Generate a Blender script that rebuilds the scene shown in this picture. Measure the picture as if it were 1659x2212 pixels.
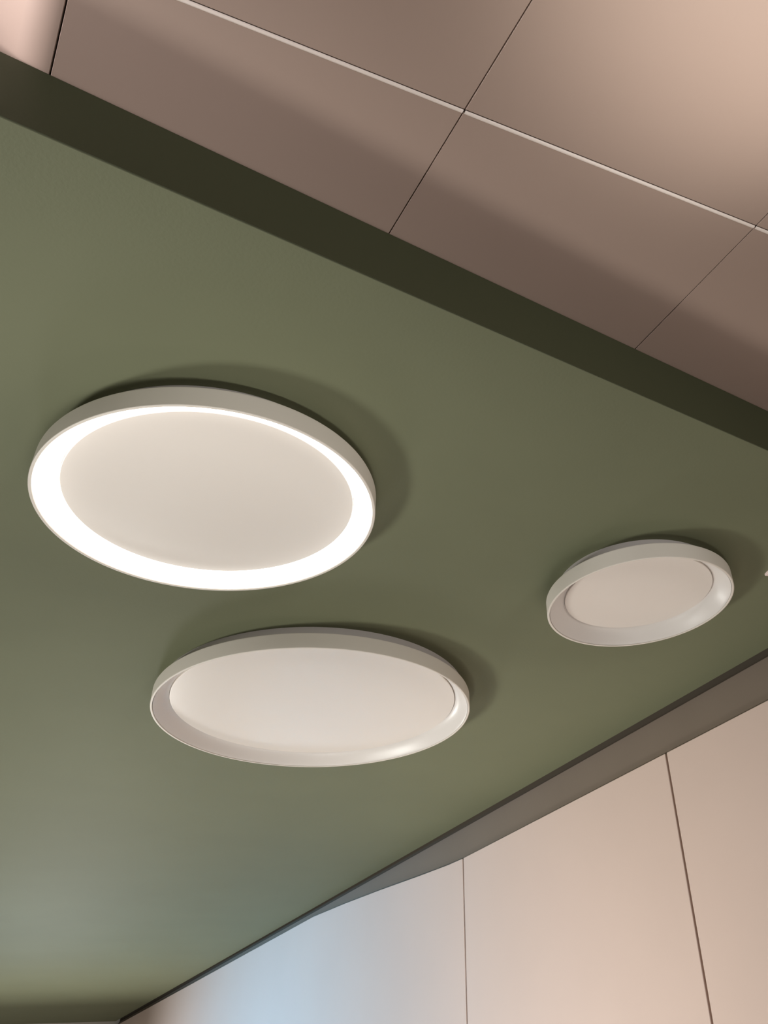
import bpy, bmesh, math, random
from mathutils import Matrix, Vector
random.seed(4)
for o in list(bpy.data.objects):
    bpy.data.objects.remove(o)
SC = bpy.context.scene
COL = SC.collection

# ------------------------------------------------------------------ camera
# rows: image right, image down, viewing direction, in room coordinates (x along the soffit edge, y to the back, z up)
RT = Vector((0.8218319140409457, -0.5629034724212167, -0.0879317110030787))
DN = Vector((0.28087445678369893, 0.5345850008642438, -0.797074912650899))
FW = Vector((0.4956832099136045, 0.6303638295358575, 0.5974442215158089))
F_PX, W_PX, H_PX = 1828.44781212832, 1659.0, 2212.0
EYE = 1.6
cam = bpy.data.cameras.new('camera')
co = bpy.data.objects.new('camera', cam)
COL.objects.link(co)
m = Matrix.Identity(4)
for i in range(3):
    m[i][0] = RT[i]; m[i][1] = -DN[i]; m[i][2] = -FW[i]
m.translation = (0, 0, EYE)
co.matrix_world = m
cam.sensor_fit = 'AUTO'
cam.sensor_width = 36
cam.lens = F_PX / H_PX * 36
cam.shift_x = -359.57 / H_PX
cam.shift_y = -53.61 / H_PX
cam.clip_start = 0.02
SC.camera = co

# ------------------------------------------------------------------ world, lights, exposure
w = bpy.data.worlds.new('world'); SC.world = w; w.use_nodes = True
w.node_tree.nodes['Background'].inputs[0].default_value = (1.0, 0.93, 0.86, 1)
w.node_tree.nodes['Background'].inputs[1].default_value = 0.0
SC.view_settings.view_transform = 'Standard'
SC.view_settings.look = 'None'
SC.view_settings.exposure = 0.0
SC.view_settings.gamma = 1
SC.view_settings.use_curve_mapping = False

def area(name, loc, target, size, power, col, size_y=None, spread=180):
    l = bpy.data.lights.new(name, 'AREA')
    l.shape = 'RECTANGLE' if size_y else 'DISK'
    l.size = size
    if size_y: l.size_y = size_y
    l.energy = power; l.color = col; l.spread = math.radians(spread)
    o = bpy.data.objects.new(name, l); COL.objects.link(o)
    o.location = loc
    o.rotation_euler = (Vector(target) - Vector(loc)).to_track_quat('-Z', 'Y').to_euler()
    return o
def spot(name, loc, target, power, col, cone, blend, rad):
    l = bpy.data.lights.new(name, 'SPOT'); l.energy = power; l.color = col
    l.spot_size = math.radians(cone); l.spot_blend = blend; l.shadow_soft_size = rad
    o = bpy.data.objects.new(name, l); COL.objects.link(o); o.location = loc
    o.rotation_euler = (Vector(target) - Vector(loc)).to_track_quat('-Z', 'Y').to_euler()
    return o
WARM = (1.0, 0.985, 0.94)
area('uplight_far_left', (-1.7, 3.2, 0.30), (0.6, 1.4, 2.6), 0.6, 58.2, (1.0, 1.0, 0.94))
area('fill_edge_left', (0.0, 0.76, 1.2), (0.0, 1.12, 2.6), 0.9, 0.81, WARM, 0.12, spread=50)  # unseen fill, added to brighten the green ceiling along its front edge
area('fill_edge_right', (1.0, 0.76, 1.2), (1.0, 1.08, 2.6), 0.9, 0.25, WARM, 0.12, spread=50)  # same added edge fill, right half
area('front_low', (0.7, -2.2, 1.75), (0.7, 1.8, 2.56), 0.6, 3.8, WARM, spread=60)  # unseen light behind the camera, added to brighten the lamp sides
area('fill_right', (1.45, 2.6, 0.6), (1.2, 1.2, 2.6), 0.5, 2.2, WARM)  # unseen fill added for the smallest lamp, in place of wall bounce
area('back_wall_fill', (0.6, 7.6, 0.5), (0.6, 8.9, 2.6), 0.6, 11.0, WARM)  # unseen fill, added to lift the dark far end
area('ceiling_fill', (-1.5, 4.2, 0.3), (0.2, 4.6, 2.6), 1.0, 4.55, WARM, spread=80)  # unseen fill, added to brighten the deeper green ceiling
area('deep_grazing', (0.9, 7.6, 0.9), (0.5, 1.2, 2.6), 0.8, 39.1, WARM)
area('wall_fill', (-1.2, 2.3, 0.5), (1.8, 2.6, 2.0), 0.8, 4.8, WARM, spread=70)  # unseen fill, added to brighten the right wall
spot('wall_fill_spot', (0.6, 2.2, 0.15), (1.8, 2.3, 1.9), 48.6, WARM, 70, 1.0, 0.15)  # second unseen fill on the right wall, as a spot
spot('tile_corner_fill', (0.95, -0.35, 0.9), (0.60, 0.08, 2.72), 190, WARM, 26, 1.0, 0.1)  # unseen spot, added to make the bright pool on the beige tiles
area('cove_fill', (-1.55, 0.61, 2.50), (-0.2, 0.61, 2.76), 0.14, 1.75, (1.0, 0.97, 1.0), spread=34)  # unseen fill, added to brighten the upswept panel
area('daylight_left', (-3.4, 6.0, 1.5), (1.8, 5.2, 1.4), 1.2, 30.0, (0.25, 0.62, 1.0), 1.2, spread=55)
spot('daylight_fill', (-1.2, 6.2, 1.1), (1.81, 5.5, 1.9), 34.0, (0.27, 0.66, 1.0), 50, 1.0, 0.3)  # unseen spot, added to strengthen the blue daylight on the right wall

# ------------------------------------------------------------------ materials
def mat(name, col, rough=0.5, spec=0.5, bump=0.0, bscale=200.0, mottle=0.0, mscale=6.0, emit=None, estr=0.0, coat=0.0):
    mt = bpy.data.materials.new(name); mt.use_nodes = True
    nt = mt.node_tree; b = nt.nodes['Principled BSDF']
    b.inputs['Base Color'].default_value = (*col, 1)
    b.inputs['Roughness'].default_value = rough
    b.inputs['Specular IOR Level'].default_value = spec
    b.inputs['Coat Weight'].default_value = coat
    tc = nt.nodes.new('ShaderNodeTexCoord')
    if mottle > 0:
        n = nt.nodes.new('ShaderNodeTexNoise'); n.inputs['Scale'].default_value = mscale; n.inputs['Detail'].default_value = 4
        nt.links.new(tc.outputs['Object'], n.inputs['Vector'])
        r = nt.nodes.new('ShaderNodeMapRange')
        r.inputs[1].default_value = .3; r.inputs[2].default_value = .7
        r.inputs[3].default_value = 1 - mottle; r.inputs[4].default_value = 1 + mottle
        nt.links.new(n.outputs[0], r.inputs[0])
        v = nt.nodes.new('ShaderNodeVectorMath'); v.operation = 'SCALE'
        v.inputs[0].default_value = col
        nt.links.new(r.outputs[0], v.inputs['Scale'])
        nt.links.new(v.outputs[0], b.inputs['Base Color'])
    if bump > 0:
        n = nt.nodes.new('ShaderNodeTexNoise'); n.inputs['Scale'].default_value = bscale; n.inputs['Detail'].default_value = 6
        nt.links.new(tc.outputs['Object'], n.inputs['Vector'])
        bp = nt.nodes.new('ShaderNodeBump'); bp.inputs['Strength'].default_value = bump; bp.inputs['Distance'].default_value = 0.002
        nt.links.new(n.outputs[0], bp.inputs['Height']); nt.links.new(bp.outputs[0], b.inputs['Normal'])
    if emit:
        b.inputs['Emission Color'].default_value = (*emit, 1); b.inputs['Emission Strength'].default_value = estr
    return mt
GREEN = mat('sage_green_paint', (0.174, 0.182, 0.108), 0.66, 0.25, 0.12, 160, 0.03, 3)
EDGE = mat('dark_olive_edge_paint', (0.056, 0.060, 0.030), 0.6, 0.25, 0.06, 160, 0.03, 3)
TILE = mat('beige_panel', (0.405, 0.293, 0.238), 0.42, 0.4, 0.03, 60, 0.02, 3)
BEAD = mat('pale_joint_strip', (0.88, 0.76, 0.68), 0.35, 0.5)
GAP = mat('dark_joint', (0.03, 0.018, 0.012), 0.8, 0.2)
GAPW = mat('joint_and_gap_shade', (0.085, 0.068, 0.05), 0.8, 0.2)  # dark wall joints; also shade painted into the gap above the header
WALLM = mat('pink_beige_wall_panel', (0.79, 0.61, 0.535), 0.5, 0.4, 0.04, 40, 0.02, 2)
HEAD = mat('taupe_header', (0.235, 0.183, 0.145), 0.5, 0.4, 0.03, 40, 0.03, 4)
PLAIN = mat('plain_wall', (0.62, 0.56, 0.50), 0.7, 0.3)
DARKW = mat('charcoal_wall', (0.07, 0.065, 0.06), 0.7, 0.3)
FLOORM = mat('floor_screed', (0.11, 0.10, 0.09), 0.6, 0.3, 0.05, 30, 0.05, 2)
METAL = mat('off_white_lamp_body', (0.82, 0.75, 0.67), 0.45, 0.4, 0.02, 300)
PLATE = mat('grey_mounting_plate', (0.50, 0.455, 0.43), 0.5, 0.4)
DISC = mat('off_white_lamp_cover', (0.85, 0.775, 0.71), 0.30, 0.55, 0.06, 45)
RINGOFF = mat('unlit_diffuser', (0.78, 0.73, 0.69), 0.32, 0.5)
RINGON = mat('lit_diffuser', (0.8, 0.8, 0.78), 0.4, 0.3, emit=(1.0, 0.985, 0.95), estr=3.0)
PINKM = mat('pale_pink_plate', (0.85, 0.68, 0.63), 0.5, 0.4)

# ------------------------------------------------------------------ helpers
def obj(name, bm, mts, parent=None, smooth=False):
    me = bpy.data.meshes.new(name)
    bmesh.ops.recalc_face_normals(bm, faces=bm.faces)
    bm.to_mesh(me); bm.free()
    for q in (mts if isinstance(mts, (list, tuple)) else [mts]): me.materials.append(q)
    if smooth:
        me.shade_smooth()
        try: me.set_sharp_from_angle(angle=math.radians(40))
        except Exception: pass
    o = bpy.data.objects.new(name, me); COL.objects.link(o)
    if parent: o.parent = parent
    if smooth:
        wn = o.modifiers.new('weighted_normal', 'WEIGHTED_NORMAL'); wn.weight = 100; wn.keep_sharp = True
    return o
def struct(o):
    o['kind'] = 'structure'; return o
def add_box(bm, a, b, mi=0):
    vs = [bm.verts.new((x, y, z)) for x in (a[0], b[0]) for y in (a[1], b[1]) for z in (a[2], b[2])]
    for f in ((0, 1, 3, 2), (4, 6, 7, 5), (0, 4, 5, 1), (2, 3, 7, 6), (0, 2, 6, 4), (1, 5, 7, 3)):
        bm.faces.new([vs[i] for i in f]).material_index = mi
def bevelled_prism(bm, pts, z0, z1, c, mi=0):
    """plan polygon pts from z1 (top) down to z0 with the lower edge chamfered by c"""
    n = len(pts); cx = sum(p[0] for p in pts) / n; cy = sum(p[1] for p in pts) / n
    def inset(p):
        d = Vector((cx - p[0], cy - p[1])); s = (c * 1.4) / max(d.length, 1e-6)
        return (p[0] + d.x * s, p[1] + d.y * s)
    top = [bm.verts.new((p[0], p[1], z1)) for p in pts]
    mid = [bm.verts.new((p[0], p[1], z0 + c)) for p in pts]
    bot = [bm.verts.new((*inset(p), z0)) for p in pts]
    bm.faces.new(top).material_index = mi; bm.faces.new(bot).material_index = mi
    for i in range(n):
        j = (i + 1) % n
        bm.faces.new((top[i], top[j], mid[j], mid[i])).material_index = mi
        bm.faces.new((mid[i], mid[j], bot[j], bot[i])).material_index = mi
def lathe(bm, prof, seg=256):
    rings = []
    for r, z in prof:
        if r < 1e-6: rings.append([bm.verts.new((0, 0, z))])
        else: rings.append([bm.verts.new((r * math.cos(2 * math.pi * i / seg), r * math.sin(2 * math.pi * i / seg), z)) for i in range(seg)])
    for a, b in zip(rings[:-1], rings[1:]):
        for i in range(seg):
            j = (i + 1) % seg
            if len(a) == 1 and len(b) == 1: continue
            if len(a) == 1: bm.faces.new((a[0], b[i], b[j]))
            elif len(b) == 1: bm.faces.new((a[i], a[j], b[0]))
            else: bm.faces.new((a[i], a[j], b[j], b[i]))

# ------------------------------------------------------------------ the room
GZ = 2.600      # underside of the green dropped ceiling
BZ = 2.720      # beige tiled ceiling, and the top of the green fascia
FY = 0.758      # front face of the green dropped ceiling
WX = 1.810      # right wall
BY = 9.0        # back wall
LX, NY = -3.6, -3.0

bm = bmesh.new(); add_box(bm, (LX, NY, -0.1), (WX + .1, BY, 0)); struct(obj('floor', bm, FLOORM))
bm = bmesh.new(); add_box(bm, (LX - .1, NY, 0), (LX, BY, 3.1)); struct(obj('wall_left', bm, DARKW))
bm = bmesh.new(); add_box(bm, (LX - .1, NY - .1, 0), (WX + .1, NY, 3.1)); struct(obj('wall_front', bm, DARKW))
bm = bmesh.new(); add_box(bm, (LX - .1, BY, 0), (WX + .1, BY + .1, 3.1)); struct(obj('wall_back', bm, PLAIN))

# green dropped ceiling, soft eased lower edge
bm = bmesh.new()
c = 0.0015
prof = [(FY + .0015, BZ), (FY + .0015, GZ + c), (FY + .0025, GZ), (BY, GZ), (BY, BZ)]
a = [bm.verts.new((LX, y, z)) for y, z in prof]; b = [bm.verts.new((WX - .015, y, z)) for y, z in prof]
bm.faces.new(a); bm.faces.new(b)
for i in range(5):
    j = (i + 1) % 5; bm.faces.new((a[i], a[j], b[j], b[i]))
struct(obj('ceiling', bm, GREEN))
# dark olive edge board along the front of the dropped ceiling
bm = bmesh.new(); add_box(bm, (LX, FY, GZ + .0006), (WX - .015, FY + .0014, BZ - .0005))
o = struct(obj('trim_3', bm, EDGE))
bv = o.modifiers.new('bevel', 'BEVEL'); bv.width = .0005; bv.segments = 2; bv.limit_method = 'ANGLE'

# beige tiled ceiling: tiles with chamfered edges and dark open joints, left field sweeping up
SK = -0.1524                       # the long joints run slightly askew
def jy(x, k): return 0.574 + SK * x + k * 0.62
G = 0.0006
XJ = [-0.137, 0.3345, 0.829, 1.325, WX + .1]
bm = bmesh.new()
for i in range(4):
    x0, x1 = XJ[i] + G, XJ[i + 1] - G
    for k in range(-6, 1):
        y00, y01 = jy(x0, k - 1), jy(x1, k - 1)
        y10, y11 = jy(x0, k), jy(x1, k)
        y00 = max(y00, NY); y01 = max(y01, NY)
        if min(y10, y11) < NY: continue
        bevelled_prism(bm, [(x0, y00 + .004), (x1, y01 + .004), (x1, y11 - G), (x0, y10 - G)], BZ, BZ + .02, 0.0008)
    bevelled_prism(bm, [(x0, jy(x0, 0) + .004), (x1, jy(x1, 0) + .004), (x1, 1.6), (x0, 1.6)], BZ, BZ + .02, 0.0008)
add_box(bm, (XJ[0] - .004, NY, BZ + .018), (WX + .1, 1.6, BZ + .05), 1)
# upswept panel left of the first joint, curve shaped to catch the added light
prof = []
R0 = 0.050
for s in range(25):
    t = math.radians(50) * s / 24
    prof.append((XJ[0] - 0.004 - R0 * math.sin(t), BZ + R0 * (1 - math.cos(t))))
xe, ze = prof[-1]
prof += [(xe - .0643, ze + .0766), (xe - .08, ze + .085), (LX, ze + .085)]
prof = [(XJ[0] - .0012, BZ + .02), (XJ[0] - .0012, BZ + .001), (XJ[0] - .002, BZ)] + prof
prev = None
for x, z in prof:
    r = (bm.verts.new((x, NY, z)), bm.verts.new((x, 1.6, z)))
    if prev: bm.faces.new((prev[0], prev[1], r[1], r[0]))
    prev = r
CEIL = struct(obj('ceiling', bm, [TILE, GAP], smooth=True))
# pale half-round strips along the long joint, one per tile
bm = bmesh.new()
for k in (-3, -2, -1, 0):
    for i in range(4):
        x0, x1 = XJ[i] + .002, XJ[i + 1] - .001
        ringp = []
        for x in (x0, x1):
            sec = []
            for s in range(9):
                t = math.pi * s / 8
                yy = jy(x, k) + .0036 - .0030 * math.cos(t)
                zz = BZ + .0012 - .0022 * math.sin(t)
                sec.append(bm.verts.new((x, yy, zz)))
            ringp.append(sec)
        for s in range(8):
            bm.faces.new((ringp[0][s], ringp[0][s + 1], ringp[1][s + 1], ringp[1][s]))
        bm.faces.new(ringp[0]); bm.faces.new(ringp[1])
struct(obj('trim_1', bm, BEAD, smooth=True))

# right wall: tall flush panels with dark joints below a recessed taupe header
PT = EYE + 0.872
bm = bmesh.new()
yj = [NY, -0.6, 0.63, 1.878, 3.130, BY]
add_box(bm, (WX + .018, NY, 0), (WX + .1, BY, 3.1), 1)
for y0, y1 in zip(yj[:-2], yj[1:-1]):
    g = .0042
    add_box(bm, (WX, y0 + g, 0), (WX + .0182, y1 - g, PT), 0)
# the last long panel rises towards the back of the room
sec = [(yj[-2] + .0042, 0), (BY - .004, 0), (BY - .004, EYE + .972), (4.7, EYE + .966), (4.3, EYE + .946), (3.9, EYE + .921), (3.5, EYE + .892), (3.25, EYE + .876), (yj[-2] + .0042, PT)]
a = [bm.verts.new((WX, y, z)) for y, z in sec]; b = [bm.verts.new((WX + .0182, y, z)) for y, z in sec]
bm.faces.new(a); bm.faces.new(b)
for i in range(len(sec)):
    j = (i + 1) % len(sec); bm.faces.new((a[i], a[j], b[j], b[i]))
wall = obj('wall_right', bm, [WALLM, GAPW]); struct(wall)
bv = wall.modifiers.new('bevel', 'BEVEL'); bv.width = .002; bv.segments = 2; bv.limit_method = 'ANGLE'
bm = bmesh.new(); add_box(bm, (WX + .014, NY, PT), (WX + .0182, BY, GZ - .007)); struct(obj('trim_2', bm, HEAD))

# ------------------------------------------------------------------ the three ceiling lamps
def ceiling_lamp(label, x, y, R, drop, bh, rd, rc, sr, tilt, lit):
    t = bpy.data.objects.new('ceiling_lamp', None); COL.objects.link(t)
    t.location = (x, y, GZ); t.empty_display_size = .1
    t['label'] = label; t['category'] = 'ceiling lamp'; t['group'] = 'round ceiling lamps on the green ceiling'
    def sh(bm):
        for v in bm.verts: v.co.z += tilt[0] * v.co.x + tilt[1] * v.co.y
        return bm
    zb = -drop; zt = -drop + bh          # bottom rim and top of the drum
    # mounting plate
    bm = bmesh.new()
    lathe(bm, [(0, 0), (sr, 0), (sr, zt * .5), (sr - .002, zt - .002 + .0), (0, zt + .001)])
    for v in bm.verts:
        if v.co.z < -0.001: v.co.z += tilt[0] * v.co.x + tilt[1] * v.co.y
    obj('mounting_plate', bm, PLATE, t, True)
    # drum housing: outer wall, rounded rim, inner lip
    L = .0055
    bm = bmesh.new()
    pr = [(0, zt), (R - .003, zt), (R - .001, zt - .0008), (R, zt - .003), (R, zb + .0016), (R - .0006, zb + .0005), (R - .0018, zb),
          (R - L + .0012, zb), (R - L + .0003, zb + .0004), (R - L, zb + .0014), (R - L, zb + .006)]
    lathe(bm, pr); obj('drum_housing', sh(bm), METAL, t, True)
    # sloping diffuser ring between rim and cover
    ri, ro = rd + .0005, R - L - .0008
    bm = bmesh.new(); pr = []
    for s in range(21):
        u = s / 20
        pr.append((ro - (ro - ri) * u, zb + .0022 + (rc - .001) * (0.30 * u + 0.70 * math.sin(u * math.pi / 2) ** 1.2)))
    pr.append((ri, zb + rc + .004))
    lathe(bm, pr); obj('diffuser_ring', sh(bm), RINGON if lit else RINGOFF, t, True)
    # flat round cover
    bm = bmesh.new()
    r = rd - .0010
    lathe(bm, [(0, zb + rc + .004), (r, zb + rc + .004), (r, zb + rc - .0012), (r - .0006, zb + rc - .0022), (r - .0016, zb + rc - .0025), (0, zb + rc - .0025)])
    obj('cover_disc', sh(bm), DISC, t, True)
    return t
ceiling_lamp('lit round off-white ceiling lamp with glowing white ring on green ceiling', 0.2698, 1.3454, 0.2926, .0593, .0400, .2515, .0261, .2692, (.025, .0052), True)
ceiling_lamp('largest round off-white ceiling lamp, unlit, with narrow rim, just beyond the lit one', 0.7968, 2.1549, 0.4184, .0591, .0398, .3778, .0340, .4020, (-.0007, .0116), False)
ceiling_lamp('smallest round off-white ceiling lamp, unlit, with wide sloping rim, at the right', 1.2312, 1.2754, 0.2197, .0585, .0375, .1767, .0340, .1919, (.0429, .0059), False)

# pale plate on the green ceiling, only its pointed corner enters the picture
bm = bmesh.new()
P = Vector((1.4835, 1.0995))
pts = [(P.x, P.y), (P.x + .060, P.y - .012), (P.x + .052, P.y - .066), (P.x - .012, P.y - .055)]
pts = [(P.x, P.y), (P.x + .0480, P.y - .0130), (P.x + .0200, P.y - .0640), (P.x - .0120, P.y - .0430)]
bevelled_prism(bm, pts, GZ - .006, GZ, .001)
o = obj('ceiling_plate', bm, PINKM)
o['label'] = 'pale pink pointed plate corner on the green ceiling at the right edge'; o['category'] = 'plate'
